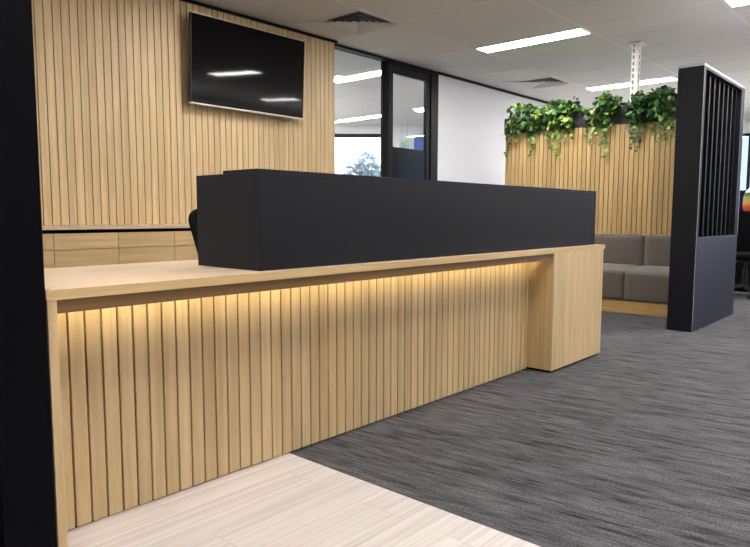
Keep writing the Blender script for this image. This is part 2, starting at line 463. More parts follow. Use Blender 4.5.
while y < FL.y:
    if y < YB: b.box((XL, y-GW, CH-.0025), (XR, y+GW, CH+.001), tint=.5)
    elif y > YB + .2:
        s_ = (y - P0.y)/lat.y
        if fac(s_).x > 5: b.box((4.8, y-GW, CH-.0025), (fac(s_).x-.05, y+GW, CH+.001), tint=.5)
    y += 1.2
b.build('grid', M['grid'], ceil)

WX0, WX1 = 4.80, 6.637                             # the glazed opening in the back wall
b = MB(); b.box((XL, YB, 0), (WX0, YB+.12, CH), tint=.5)
struct(b.build('wall_back', M['paint']))
b = MB(); b.box((WX1, YB, 0), (XR, YB+.12, CH), tint=.5)
struct(b.build('wall_back', M['white']))
struct(MB().box((XL-.1, YF, 0), (XL, YB+.12, CH), tint=.5).build('wall_left', M['paint']))
b = MB()
b.box((XL-.1, YF-.15, 0), (XR+.15, YF, .8)); b.box((XL-.1, YF-.15, 2.55), (XR+.15, YF, CH))
b.box((XL-.1, YF-.15, .8), (-1.5, YF, 2.55)); b.box((11.5, YF-.15, .8), (XR+.15, YF, 2.55))
struct(b.build('wall_front', M['white']))
# right wall with a long window
w0, w1, wz0, wz1 = -3.6, 4.4, 0.9, 2.5
b = MB()
b.box((XR, YF, 0), (XR+.15, YB+.12, wz0)); b.box((XR, YF, wz1), (XR+.15, YB+.12, CH))
b.box((XR, YF, wz0), (XR+.15, w0, wz1)); b.box((XR, w1, wz0), (XR+.15, YB+.12, wz1))
struct(b.build('wall_right', M['white']))
def window(root_name, p, d, n, L, z0, z1, muls, glass, frame, head=0.05, depth=.06):
    """window from point p along unit d (length L); n is the outward normal"""
    r = struct_root(root_name, (p.x, p.y, z0))
    mt = Matrix(((d.x, n.x, 0, p.x), (d.y, n.y, 0, p.y), (0, 0, 1, 0), (0, 0, 0, 1)))
    f = MB()
    f.box((0, .03, z0), (L, .03+depth, z0+.05), mat=mt); f.box((0, .03, z1-head), (L, .03+depth, z1), mat=mt)
    for u in [0.025] + [L*k/muls for k in range(1, muls)] + [L-.025]:
        f.box((u-.025, .03, z0+.05), (u+.025, .03+depth, z1-head), mat=mt)
    f.build('window_frame', frame, r)
    g = MB().box((.05, .055, z0+.05), (L-.05, .061, z1-head), mat=mt); g.build('glass', glass, r)
    return r
window('window_2', Vector((XR, w0, 0)), Vector((0, 1, 0)), Vector((1, 0, 0)), w1-w0, wz0, wz1, 6, M['glass_t'], M['alu'])

window('fill_window', Vector((-1.5, YF, 0)), Vector((1, 0, 0)), Vector((0, -1, 0)), 13.0, .8, 2.55, 8, M['glass_d'], M['alu'])  # unseen window, added behind the camera for frontal fill

# angled facade wall of the back office, its window and its end wall
nrm = hf
def fbox(b, s0, s1, z0, z1, t=.15):
    a, c = fac(s0), fac(s1)
    b.prism([(a.x, a.y), (c.x, c.y), (c.x+nrm.x*t, c.y+nrm.y*t), (a.x+nrm.x*t, a.y+nrm.y*t)], 'Z', z0, z1)
ws0, ws1, fz0, fz1 = -4.2, 1.16, 0.9, 2.56
b = MB(); fbox(b, sL, sR, 0, fz0); fbox(b, sL, sR, fz1, CH); fbox(b, sL, ws0, fz0, fz1); fbox(b, ws1, sR, fz0, fz1)
struct(b.build('wall_far', M['white']))
window('window_3', fac(ws0), lat, nrm, ws1-ws0, fz0, fz1, 3, M['glass_c'], M['alu'], head=.07)
struct(MB().box((4.7, YB+.12, 0), (4.8, FL.y, CH), tint=.5).build('wall_side', M['white']))

# black shadow-line trims at the head of the back wall
struct(MB().box((0.2, 4.86, 2.672), (WX0, YB-.001, CH-.003), tint=.5).build('trim_1', M['alu']), 'black shadow-line trim above the slatted wall')
struct(MB().box((WX1, 4.925, 2.668), (XR-.01, YB-.001, CH-.003), tint=.5).build('trim_2', M['alu']), 'black shadow-line trim above the white wall')

# glazed sidelight (window_1) and the door beside it
r = struct_root('window_1', (WX0, YB, 0))
b = MB()
b.box((WX0, 4.94, 2.672), (5.69, 5.05, CH-.003), .003, .5); b.box((WX0, 4.93, 0), (WX0+.02, 5.05, 2.672), .002, .5)
b.box((WX0+.02, 4.93, 0), (5.69, 5.05, .06), .003, .5)
b.build('window_frame', M['alu'], r)
MB().box((WX0+.02, 4.985, .06), (5.69, 4.995, 2.672), tint=.5).build('glass', M['glass'], r)
r = struct_root('door_1', (5.66, YB, 0))
b = MB()
b.box((5.69, 4.94, 0), (5.718, 5.06, CH-.003), .003, .5); b.box((6.49, 4.94, 0), (WX1, 5.06, CH-.003), .004, .5)
b.box((5.718, 4.94, 2.64), (6.49, 5.06, CH-.003), .003, .5)
b.build('door_frame', M['alu'], r)
b = MB()
b.box((5.72, 4.955, .01), (5.79, 5.0, 2.635), .003, .5); b.box((6.41, 4.955, .01), (6.482, 5.0, 2.635), .003, .5)
b.box((5.79, 4.955, 2.552), (6.41, 5.0, 2.635), .003, .5); b.box((5.79, 4.955, .01), (6.41, 5.0, .09), .003, .5)
b.build('door_leaf', M['alu'], r)
MB().box((5.79, 4.975, 1.722), (6.41, 4.983, 2.552), tint=.5).build('glass', M['glass'], r)
MB().box((5.79, 4.965, .09), (6.41, 4.99, 1.722), tint=.5).build('lower_panel', M['doorpan'], r)
MB().tube([(6.445, 4.955, .85), (6.445, 4.90, .85), (6.445, 4.90, 1.25), (6.445, 4.955, 1.25)], .011).build('handle', M['steel'], r)

# black full-height column at the left end of the desk
b = MB(); b.box((.548, 1.748, 0.002), (.673, 1.95, CH-.002), .002, .5); b.box((.50, 1.80, 0.002), (.548, 1.95, CH-.002), .002, .5)
struct(b.build('column', M['column']), 'matt black full-height column at the left end of the desk')

# ------------------------------------------------------------------ slatted panels
def slats_x(b, x0, x1, gap0, pitch, y, z0, z1, t=.014, gap=.006, dirn=-1):
    """slats in an XZ plane: front face at y, running towards +Y for t"""
    edges = [x0]; k = math.floor((x0-gap0)/pitch) - 1
    while gap0 + k*pitch < x1 - .004:
        g = gap0 + k*pitch
        if g > x0 + .004: edges.append(g)
        k += 1
    edges.append(x1)
    for i in range(len(edges)-1):
        a = edges[i] + (gap/2 if i else 0); c = edges[i+1] - (gap/2 if i < len(edges)-2 else 0)
        b.box((a, y, z0), (c, y+t, z1), .0012)

# feature wall behind the desk
wp = thing('slatted_wall_panel', 'tall pale oak slatted wall panel carrying the television, behind the desk', 'wall panel', (2.6, 4.9, .86))
b = MB(); slats_x(b, 1.37, 4.744, 1.886, .0596, 4.87, .858, 2.671, gap=.0062)
b.build('slats', M['oak_v'], wp)
MB().box((1.37, 4.884, .858), (4.744, 4.948, 2.671), tint=.5).build('backing_board', M['groove'], wp)
MB().box((4.7445, 4.868, .0), (4.766, 4.948, 2.671), .001).build('edge_trim', M['oak_v'], wp)

# credenza under the panel: cabinet units and one continuous worktop
YC = 4.55
ct = MB().box((1.365, YC-.012, .834), (4.766, 4.948, .856), .0015, .4).build('credenza_worktop', M['oak_x'], None, loc=(2.5, 4.7, .834))
tag(ct, 'long narrow oak worktop over the drawer units below the slatted wall', 'worktop')
def cabinet(x0, wd, label, group):
    r = thing('drawer_cabinet', label, 'cabinet', (x0+wd/2, 4.75, 0), group)
    MB().box((x0+.001, YC+.02, .08), (x0+wd-.001, 4.945, .808), .001, .3).build('carcass', M['oak_v'], r)
    MB().box((x0+.001, YC+.04, .808), (x0+wd-.001, 4.945, .833), 0, .3).build('finger_recess', M['gap'], r)
    MB().box((x0+.001, YC+.06, 0.001), (x0+wd-.001, 4.945, .08), 0, .3).build('plinth', M['gap'], r)
    for z0, z1 in ((.699, .807), (.395, .695), (.085, .391)):
        MB().box((x0+.002, YC, z0), (x0+wd-.002, YC+.019, z1), .001).build('drawer', M['oak_draw'], r)
    return r
GC = 'drawer cabinets under the slatted wall'
CX0, CW = 1.8195, .4495
names = {0: 'oak drawer cabinet second from the black column, under the slatted wall',
         -1: 'oak drawer cabinet half hidden by the black column, under the slatted wall',
         1: 'oak drawer cabinet third from the black column, next to the one behind the chair',
         2: 'oak drawer cabinet partly hidden behind the black desk chair'}
for k in (-1, 0, 1, 2):
    cabinet(CX0 + CW*k, CW, names[k], GC)
for k in (3, 4, 5):
    cabinet(CX0 + CW*k, CW if k < 5 else 4.764-CX0-CW*5, 'oak drawer cabinet of the same row, hidden behind the charcoal privacy screen', GC)

# ------------------------------------------------------------------ television
tv = thing('television', 'large wall-mounted flat television with glossy black screen on the slatted wall', 'television', (3.62, 4.80, 2.20))
TX0, TX1, TZ0, TZ1, TY = 3.028, 4.241, 1.842, 2.566, 4.755
til = Matrix.Translation((3.63, TY, 2.2)) @ Matrix.Rotation(math.radians(-.3), 4, 'Z') @ Matrix.Rotation(math.radians(2.9), 4, 'X') @ Matrix.Translation((-3.63, -TY, -2.2))
MB().box((TX0+.008, TY-.002, TZ0+.014), (TX1-.008, TY+.012, TZ1-.008), 0, .5, til).build('screen', M['screen'], tv)
MB().box((TX0, TY-.006, TZ1-.008), (TX1, TY+.02, TZ1), .001, .5, til).build('top_edge', M['silver'], tv)['label'] = 'thin silver top edge'
MB().box((TX0, TY-.006, TZ0), (TX1, TY+.02, TZ0+.014), .001, .5, til).build('bottom_edge', M['silver'], tv)['label'] = 'silver bottom edge'
for xa in (TX0, TX1-.008):
    MB().box((xa, TY-.005, TZ0+.014), (xa+.008, TY+.02, TZ1-.008), 0, .5, til).build('side_bezel', M['plast'], tv)
b = MB(); b.box((TX0+.01, TY+.012, TZ0+.01), (TX1-.01, TY+.035, TZ1-.01), .004, .5, til); b.box((TX0+.2, TY+.03, TZ0+.08), (TX1-.2, TY+.06, TZ1-.25), .01, .5, til)
b.build('housing', M['plast'], tv)
b = MB(); b.box((3.35, 4.835, 2.05), (3.89, 4.869, 2.4), .003); b.box((3.42, 4.80, 2.08), (3.46, 4.84, 2.36), .002); b.box((3.78, 4.80, 2.08), (3.82, 4.84, 2.36), .002)
b.build('wall_bracket', M['plast'], tv)

# ------------------------------------------------------------------ reception desk
dk = thing('reception_desk', 'long oak reception desk with lit slatted front and charcoal privacy screen', 'reception desk', (2.47, 2.1, 0))
DX0, DX1, DY0, DY1, DT, DU = .682, 4.262, 1.768, 2.485, .748, .7205
wt = MB().box((DX0, DY0+.0022, DU), (DX1, DY1, DT), .0005, .35).build('worktop', M['oak_x'], dk)
MB().box((DX0, DY0, DU), (DX1, DY0+.002, DT), 0, .35).build('edge_band', M['oak_edge'], wt)
MB().box((DX0+.002, DY0+.002, .002), (.709, DY1-.01, DU), .0012, .75).build('end_panel', M['oak_v'], dk)
fp = MB()
slats_x(fp, .7095, 3.531, .802, .05, 1.935, .006, DU, t=.014)
fp.build('slatted_front', M['oak_v'], dk)
MB().box((.7095, 1.949, .006), (3.531, 1.975, DU), tint=.5).build('backing_board', M['groove'], dk)
MB().box((.7095, 1.945, .001), (3.531, 1.97, .006), tint=.5).build('plinth', M['gap'], dk)
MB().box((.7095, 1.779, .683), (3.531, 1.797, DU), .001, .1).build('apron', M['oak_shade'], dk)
b = MB(); b.box((.7095, 1.797, .682), (3.531, 1.848, .6855), tint=.5); b.build('light_channel', M['gap'], dk)
MB().box((.73, 1.815, .712), (3.51, 1.83, .7215), tint=.5).build('led_strip', M['led'], dk)
# pedestal box at the far end, with veneer boards
b = MB()
for i, (a, c) in enumerate(((3.532, 3.70), (3.70, 3.88), (3.88, 4.06), (4.06, 4.240))):
    b.box((a, 1.769, .016), (c, 1.79, DU), 0, .3 + .14*((i*3) % 4))
b.box((3.532, 1.79, .016), (3.55, DY1-.01, DU), 0, .55); b.box((4.222, 1.79, .016), (4.240, DY1-.01, DU), 0, .55)
b.box((3.55, DY1-.03, .016), (4.222, DY1-.01, DU), 0, .5)
b.build('pedestal', M['oak_v'], dk)
MB().box((3.545, 1.785, .001), (4.228, DY1-.02, .016), tint=.5).build('pedestal_plinth', M['gap'], dk)
# charcoal privacy screen on the worktop: front board, end wings, service shelf
HX0, HX1, HY0, HY1, HT = 1.416, 4.218, 1.824, 2.205, 1.104
ps = MB().box((HX0, HY0, DT+.0005), (HX1, HY0+.025, HT-.012), .001, .5).build('privacy_screen', M['black'], dk)
MB().box((HX0, HY0, HT-.012), (HX1, 2.03, HT), .001, .5).build('shelf', M['black'], ps)
for xa, xb in ((HX0, HX0+.025), (HX1-.025, HX1)):
    MB().box((xa, HY0+.025, DT+.0005), (xb, HY1, HT-.012), .001, .5).build('end_wing', M['black'], ps)

# LED light washing the top of the slats (inside the channel)
la = bpy.data.lights.new('led_light', 'AREA'); la.shape = 'RECTANGLE'; la.size = 2.76; la.size_y = .008
la.energy = 1.7; la.color = (1.0, .88, .56)
lo = bpy.data.objects.new('led_light', la); COL.objects.link(lo); lo.parent = dk
lo.location = Vector((2.12, 1.8385, .7005)) - dk.location
lo.rotation_euler = (math.radians(68), 0, 0)

# ------------------------------------------------------------------ office chairs
def rrect(wt, wb, z0, z1, r=.07, n=6):
    pts = []
    for (sx, sz, a0) in ((1, 1, 0), (-1, 1, 90), (-1, -1, 180), (1, -1, 270)):
        w = wt if sz > 0 else wb
        ox, oz = sx*(w/2-r), (z1-r if sz > 0 else z0+r)
        for k in range(n+1):
            a = math.radians(a0 + 90*k/n); pts.append((ox+r*math.cos(a), oz+r*math.sin(a)))
    return pts
def make_chair(label, group):
    """faces -Y, origin on the floor"""
    c = thing('office_chair', label, 'office chair', (0, 0, 0), group)
    MB().box((-.25, -.25, .43), (.25, .23, .51), .035, .5).build('seat', M['chairf'], c)
    b = MB(); pts = rrect(.50, .38, .58, .98)
    n = len(pts)
    def yy(x, z): return .27 + .05*(z-.58)/.4 - .35*x*x*.6
    bm = bmesh.new()
    fr = [bm.verts.new((p[0], yy(*p), p[1])) for p in pts]; bk = [bm.verts.new((p[0]*.96, yy(*p)+.06, .78+(p[1]-.78)*.96)) for p in pts]
    cf = bm.verts.new((0, .27+.025, .78)); cb = bm.verts.new((0, .27+.09, .78))
    for i in range(n):
        j = (i+1) % n
        bm.faces.new((cf, fr[j], fr[i])); bm.faces.new((cb, bk[i], bk[j])); bm.faces.new((fr[i], fr[j], bk[j], bk[i]))
    bmesh.ops.recalc_face_normals(bm, faces=bm.faces)
    b.bm(bm, .5, True); b.build('backrest', M['chairf'], c)
    MB().tube([(0, .05, .42), (0, .30, .42), (0, .36, .50), (0, .34, .75)], .022).build('back_support', M['plast'], c)
    MB().lathe([(.03, .12), (.03, .30), (.018, .30), (.018, .40), (.10, .405), (.10, .43)]).build('gas_lift', M['dsteel'], c)
    for k in range(5):
        a = 2*PI*k/5 + .3
        d = Vector((math.cos(a), math.sin(a), 0))
        lg = MB().tube([d*.0+Vector((0, 0, .115)), d*.05+Vector((0, 0, .115)), d*.18+Vector((0, 0, .10)), d*.30+Vector((0, 0, .075))], [.035, .03, .022, .016]).build('base_leg', M['plast'], c)
        w = MB(); t_ = d.cross(Vector((0, 0, 1)))
        for s_ in (-1, 1):
            q = d*.30 + Vector((0, 0, .029))
            w.tube([q + t_*s_*.008, q + t_*s_*.028], .028, 14)
        w.tube([d*.30+Vector((0, 0, .03)), d*.30+Vector((0, 0, .08))], .008, 6)
        w.build('castor', M['plast'], lg)
    for s_ in (-1, 1):
        b = MB(); b.box((s_*.27-.035, -.14, .655), (s_*.27+.035, .12, .685), .012, .5)
        b.tube([(s_*.2, .0, .44), (s_*.27, .0, .46), (s_*.275, .0, .56), (s_*.27, 0, .66)], .014)
        b.build('armrest', M['plast'], c)
    return c
chair = make_chair('black office chair behind the oak reception desk, half hidden by the charcoal screen', 'office chairs')
c2 = dup(chair, (8.50, 1.83, 0), 'black five-star office chair at the far right beyond the slatted black screen', 'office chairs', rotz=math.radians(-100))
chair.location = (2.213, 2.80, 0)

# ------------------------------------------------------------------ booth: black screen, bench, slatted wall, planter
sc_ = thing('partition_screen', 'blue-black freestanding partition screen with vertical fins at the bench end', 'partition screen', (6.2, 1.66, 0))
SX0, SX1, SY0, SY1, SH = 5.555, 6.845, 1.56, 1.757, 2.13
MB().box((SX0, SY0, .002), (SX0+.02, SY1, SH-.018), .001, .5).build('end_panel', M['navy'], sc_)
b = MB()
b.box((SX0+.0205, SY0, .765), (SX0+.058, SY1, SH-.04), .001); b.box((SX1-.115, SY0, .765), (SX1, SY1, SH-.04), .0015)
b.box((SX0+.0205, SY0, SH-.04), (SX1, SY1, SH-.018), .001)
b.build('frame', M['navy'], sc_)
MB().box((SX0, SY0, SH-.0175), (SX1, SY1, SH), .001).build('top_edge', M['edge'], sc_)['label'] = 'pale grey top strip standing in for a lit edge'
MB().box((SX0-.001, SY0-.002, .002), (SX0+.004, SY0-.0002, SH-.018), 0).build('edge_highlight', M['edge'], sc_)['label'] = 'thin pale vertical strip painted as an edge highlight'
MB().box((SX1-.004, SY0-.002, .765), (SX1+.001, SY0-.0002, SH-.018), 0).build('edge_highlight', M['edge'], sc_)['label'] = 'thin pale vertical strip painted as an edge highlight'
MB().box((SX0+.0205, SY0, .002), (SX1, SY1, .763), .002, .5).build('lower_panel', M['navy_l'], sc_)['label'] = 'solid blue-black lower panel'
MB().box((SX0+.058, SY1-.03, .765), (SX1-.115, SY1-.005, SH-.04), tint=.5).build('back_board', M['gap'], sc_)
nf = 8
for k in range(nf):
    xk = SX0 + .058 + (k+.75)*(SX1-.115-SX0-.058)/nf
    MB().box((xk-.018, SY0+.035, .766), (xk+.018, SY1-.031, SH-.041), .001, .5).build('fin', M['fin'], sc_)

bn = thing('bench_seat', 'grey upholstered bench seat on an oak plinth inside the slatted booth', 'bench', (6.45, 2.9, 0))
BY0, BY1 = 1.762, 4.04
MB().box((6.19, BY0, .002), (6.76, BY1, .127), .0015, .5).build('base', M['oak_base'], bn)
ys = [BY0+.003, 2.366, 2.97, 3.574, BY1]
for i in range(4):
    def cush(x0, x1, y0, y1, z0, z1, r, puff, ax):
        bm = bmesh.new(); bmesh.ops.create_cube(bm, size=1.0)
        for v in bm.verts: v.co = Vector(((x0+x1)/2+v.co.x*(x1-x0), (y0+y1)/2+v.co.y*(y1-y0), (z0+z1)/2+v.co.z*(z1-z0)))
        bmesh.ops.subdivide_edges(bm, edges=bm.edges, cuts=9, use_grid_fill=True)
        c = Vector(((x0+x1)/2, (y0+y1)/2, (z0+z1)/2)); hx, hy, hz = (x1-x0)/2, (y1-y0)/2, (z1-z0)/2
        for v in bm.verts:
            q = v.co - c
            core = Vector((max(-hx+r, min(hx-r, q.x)), max(-hy+r, min(hy-r, q.y)), max(-hz+r, min(hz-r, q.z))))
            d = q - core
            if d.length > 1e-6: q = core + d.normalized()*r
            u = [q.x/hx, q.y/hy, q.z/hz]; o = [k for k in range(3) if k != ax]
            if u[ax] * (1 if ax == 2 else -1) > .5:
                q[ax] += (1 if ax == 2 else -1)*puff*(1-u[o[0]]**2)*(1-u[o[1]]**2)
            v.co = c + q
        return bm
    bm = cush(6.165, 6.66, ys[i]+.002, ys[i+1]-.002, .129, .428, .022, .008, 2)
    for v in bm.verts: v.co.z += (v.co.x-6.42)*.075*max(0, (v.co.z-.13)/.3)      # seat top falls a little towards the front
    b = MB(); b.bm(bm, .5, True)
    b.build('seat_cushion', M['fabric'], bn, autosm=False)
    b = MB(); b.bm(cush(6.61, 6.762, ys[i]-(.022 if i else 0)+.002, ys[i+1]-(.022 if i < 3 else 0)-.002, .40, .748, .024, .010, 0), .5, True)
    b.build('back_cushion', M['fabric'], bn, autosm=False)

PX = 6.785
pw = thing('slatted_booth_wall', 'honey oak slatted booth wall behind the grey bench, under the planter', 'booth wall', (6.84, 2.9, 0))
b = MB(); PYa, PYb = 1.762, 4.065
k = -30
edges = [PYa]
while 2.853 + k*.0513 < PYb - .01:
    g = 2.853 + k*.0513
    if g > PYa + .01: edges.append(g)
    k += 1
edges.append(PYb)
for i in range(len(edges)-1):
    b.box((PX, edges[i]+.0034, .003), (PX+.014, edges[i+1]-.0034, 1.883), .001)
b.build('slats', M['oak_honey'], pw)
MB().box((PX+.014, PYa, .003), (PX+.15, PYb, 1.883), tint=.5).build('backing_board', M['groove'], pw)
MB().box((PX-.004, PYa, 1.8835), (PX+.15, PYb, 1.897), .001).build('top_rail', M['rail'], pw)

pb = thing('planter_box', 'long charcoal planter trough on top of the honey slatted booth wall', 'planter', (6.9, 2.9, 1.898))
PB1 = PX + .235; PT = 2.062
b = MB()
b.box((PX-.006, PYa, 1.898), (PX+.010, PYb+.015, PT), .001); b.box((PB1-.014, PYa, 1.898), (PB1, PYb+.015, PT), .001)
b.box((PX+.010, PYa, 1.898), (PB1-.014, PYa+.014, PT), .001); b.box((PX+.010, PYb, 1.898), (PB1-.014, PYb+.015, PT), .001)
b.box((PX+.010, PYa+.014, 1.898), (PB1-.014, PYb, 1.912))
b.build('trough', M['planter'], pb)
MB().box((PX+.011, PYa+.015, 1.913), (PB1-.015, PYb-.001, 2.035), tint=.5).build('soil', M['soil'], pb)

# ------------------------------------------------------------------ trailing pothos plants
LEAF = [(0, 0, 0), (.30, -.10, .03), (.50, .22, .05), (.40, .58, .02), (0, 1.0, -.12), (-.40, .58, .02), (-.50, .22, .05), (-.30, -.10, .03), (0, .42, -.03)]
LF = [(0, 1, 8), (1, 2, 8), (2, 3, 8), (3, 4, 8), (4, 5, 8), (5, 6, 8), (6, 7, 8), (7, 0, 8)]
def leaf(b, p, direction, normal, size, tint):
    d = direction.normalized(); n = (normal - d*normal.dot(d))
    n = n.normalized() if n.length > 1e-4 else d.orthogonal().normalized()
    s_ = d.cross(n)
    b._add([p + size*(q[0]*.9*s_ + q[1]*d + q[2]*n) for q in LEAF], LF, tint, True)
def plant(px0, px1, ytop, trails, dark, label, nleaf):
    """mound between image columns px0..px1 (solved onto the trough), trailing strands (px, y_end)"""
    ya, yc = on_x(px1, 105, PX).y, on_x(px0, 110, PX).y
    ym = (ya+yc)/2; hw = (yc-ya)/2
    zt = on_x((px0+px1)/2, ytop, PX+.05).z
    r = thing('trailing_plant', label, 'plant', (PX+.10, ym, 2.036), 'trailing plants in the planter trough')
    fo, st = MB(), MB()
    base = Vector((PX+.10, ym, 2.036))
    def cl(v): return max(PYa+.05, min(PYb+.03, v))
    for i in range(int(nleaf*1.7)):
        a = random.uniform(-1, 1); h = random.random()
        yv = cl(ym + a*hw*.90)
        top = 2.06 + (zt-2.06)*(1-.45*a*a)
        if i % 3 == 0:      # hanging over the front edge
            z = random.uniform(1.905, 2.10); xx = PX - random.uniform(.02, .085)
        else:
            z = 2.05 + (top-2.05)*h**.7 - .02; xx = PX + random.uniform(-.06, .19)*(1-.2*h)
        p = Vector((xx, yv, z))
        d = Vector((random.uniform(-1, .3), random.uniform(-.8, .8), random.uniform(-.9, .25)))
        nn = Vector((random.uniform(-1, -.1), random.uniform(-.6, .6), random.uniform(.1, 1)))
        t_ = min(1, max(0, random.gauss(.52 if not dark else .30, .27)))
        leaf(fo, p, d, nn, random.uniform(.040, .072), t_)
        if i % 4 == 0:
            mid = (base + p)/2 + Vector((0, 0, .03 if z > 2.06 else .05))
            q0 = Vector((PX+.06+random.uniform(0, .08), ym + (yv-ym)*.5, 2.036))
            st.tube([q0, Vector((min(q0.x, max(p.x, PX-.02)), (q0.y+yv)/2, max(z, 2.075))), p], .0025, 5)
    for (tpx, ty, lt) in trails:
        q = on_x(tpx, ty, PX-.03)
        y0 = cl(on_x(tpx, 120, PX-.03).y); ze = q.z
        path = [Vector((PX+.05, y0, 2.05)), Vector((PX-.005, y0, 2.085)), Vector((PX-.035, y0+.01, 2.02))]
        z = 2.02; k = 0
        while z > ze:
            z -= .035; k += 1
            path.append(Vector((PX-.03-.012*math.sin(k*1.3), y0 + .018*math.sin(k*.8+tpx), max(z, ze))))
        st.tube(path, .0028, 5)
        for i in range(3, len(path)):
            f_ = (2.02 - path[i].z)/(2.02-ze+1e-6)
            for rep in range(2 if f_ < .55 else 1):
                side = -1 if (i+rep) % 2 else 1
                d = Vector((random.uniform(-.7, -.1), side*random.uniform(.3, 1), random.uniform(-.9, -.2)))
                nn = Vector((-1, random.uniform(-.5, .5), random.uniform(.2, .9)))
                t_ = min(1, max(0, lt + random.gauss(0, .17)))
                leaf(fo, path[i], d, nn, random.uniform(.038, .062)*(1-.35*f_), t_)
    fo.build('foliage', M['leaf'], r, autosm=False); st.build('stem', M['stem'], r)
    return r
plant(510, 526, 102, [(508, 155, .5), (513, 141, .85), (519, 142, .8)], False, 'variegated trailing plant at the left end of the planter, beside the white wall', 80)
plant(525, 546, 104, [(532, 155, .55), (536, 147, .6), (528, 140, .8)], False, 'trailing plant second from the white wall, with one long thin strand', 84)
plant(546, 564, 98, [(550, 148, .75), (555, 150, .85), (559, 156, .85)], False, 'leafy pale green trailing plant third from the white wall', 80)
plant(564, 577, 96, [(567, 140, .75), (572, 138, .7)], False, 'upright yellow-green trailing plant left of the bare stretch of trough', 70)
plant(583, 592, 108, [(587, 135, .3), (592, 144, .8)], True, 'small sparse dark trailing plant hanging mid trough', 13)
plant(594, 620, 92, [(603, 144, .6), (606, 156, .7), (599, 136, .7)], False, 'broad bushy trailing plant just left of the white ceiling pole', 120)
plant(629, 646, 91, [(632, 147, .3), (637, 150, .6), (642, 140, .3)], True, 'dark green trailing plant at the foot of the white pole', 95)
plant(646, 676, 85, [(652, 133, .7), (660, 141, .75), (667, 147, .8), (672, 135, .6)], True, 'full dark green trailing plant at the right end against the black screen', 130)

# white slotted service pole down to the planter
sp = thing('service_pole', 'white slotted service pole from the ceiling down into the planter above the booth', 'pole')
cxp, cyp = 6.865, 2.592
sp.location = (cxp, cyp, 2.036)
MB().box((cxp-.036, cyp-.036, 2.036), (cxp+.036, cyp+.036, CH-.021), .004, .5).build('post', M['pole'], sp)
MB().box((cxp-.07, cyp-.07, CH-.021), (cxp+.07, cyp+.07, CH-.003), .004, .5).build('ceiling_plate', M['plate'], sp)
# ------------------------------------------------------------------ ceiling lights and vents
def light(x0, y0, label, group='ceiling light panels', wd=.24, ln=1.18):
    r = thing('ceiling_light', label, 'ceiling light', (x0+wd/2, y0+ln/2, CH), group)
    MB().box((x0+.012, y0+.012, CH-.005), (x0+wd-.012, y0+ln-.012, CH-.003), tint=.5).build('diffuser', M['lamp'], r)
    b = MB()
    b.box((x0, y0, CH-.007), (x0+wd, y0+.012, CH-.0026)); b.box((x0, y0+ln-.012, CH-.007), (x0+wd, y0+ln, CH-.0026))
    b.box((x0, y0+.012, CH-.007), (x0+.012, y0+ln-.012, CH-.0026)); b.box((x0+wd-.012, y0+.012, CH-.007), (x0+wd, y0+ln-.012, CH-.0026))
    b.build('frame', M['grid'], r)
    return r
L0 = light(5.965, 2.785, 'long bright ceiling light panel nearest the middle of the ceiling, before the white pole')
def lcopy(x0, y0, label, group='ceiling light panels'):
    return dup(L0, (x0+.12, y0+.59, CH), label, group)
lcopy(5.965, .375, 'bright ceiling light panel cut off at the top right corner')
lcopy(8.80, 2.84, 'ceiling light panel low behind the plants, crossed by the white pole')
lcopy(6.08, 5.20, 'near ceiling light panel seen through the tall glass pane')
lcopy(8.76, 7.72, 'farther ceiling light panel seen low through the tall glass pane')
lcopy(8.66, 5.82, 'ceiling light panel seen in the upper part of the door glass')
lcopy(11.3, 8.1, 'far ceiling light panel seen lower in the door glass').location.y = 8.55
for (xx, yy) in ((3.2, .375), (3.2, -2.035), (5.965, -2.035), (.2, 2.785), (.2, .375), (8.80, .375), (8.80, -2.035), (11.6, 2.84), (11.6, .375), (11.6, -2.035)):
    lcopy(xx, yy, 'ceiling light panel of the open office, outside the picture')
lcopy(6.08, 8.4, 'added fill light panel brightening the back office, outside the picture')  # unseen panel, added to brighten the back office
lcopy(5.2, 10.6, 'added fill light panel brightening the back office, outside the picture')  # second unseen panel added for back-office brightness
lcopy(3.2, 2.785, 'ceiling light panel above the reception desk, mirrored in the television')

def vent(x0, y0, label, s_=.60):
    r = thing('ceiling_vent', label, 'air vent', (x0+s_/2, y0+s_/2, CH), 'square ceiling vents')
    cx_, cy_ = x0+s_/2, y0+s_/2
    def ring(b, ro, zo, ri, zi, th=.0):
        o = [(cx_-ro, cy_-ro, zo), (cx_+ro, cy_-ro, zo), (cx_+ro, cy_+ro, zo), (cx_-ro, cy_+ro, zo)]
        i = [(cx_-ri, cy_-ri, zi), (cx_+ri, cy_-ri, zi), (cx_+ri, cy_+ri, zi), (cx_-ri, cy_+ri, zi)]
        b._add(o+i, [(k, (k+1) % 4, 4+(k+1) % 4, 4+k) for k in range(4)], .5)
    h = s_/2
    b = MB(); ring(b, h, CH-.004, h-.03, CH-.012); ring(b, h, CH-.003, h, CH-.004); b.build('frame', M['ventw'], r)
    b = MB()
    for k in range(5):
        ro = h-.03-k*.047; ring(b, ro, CH-.010, ro-.043, CH+.020)
    b.poly([(cx_-.03, cy_-.03, CH-.01), (cx_-.03, cy_+.03, CH-.01), (cx_+.03, cy_+.03, CH-.01), (cx_+.03, cy_-.03, CH-.01)])
    b.build('louver', M['ventw'], r)
    MB().box((x0+.021, y0+.021, CH+.05), (x0+s_-.021, y0+s_-.021, CH+.06), tint=.5).build('duct', M['ventd'], r)
    return r
vent(*VX[0], 'square ceiling vent near the slatted wall, above the tall glass pane')
vent(*VX[1], 'small distant square ceiling vent above the left end of the plants')

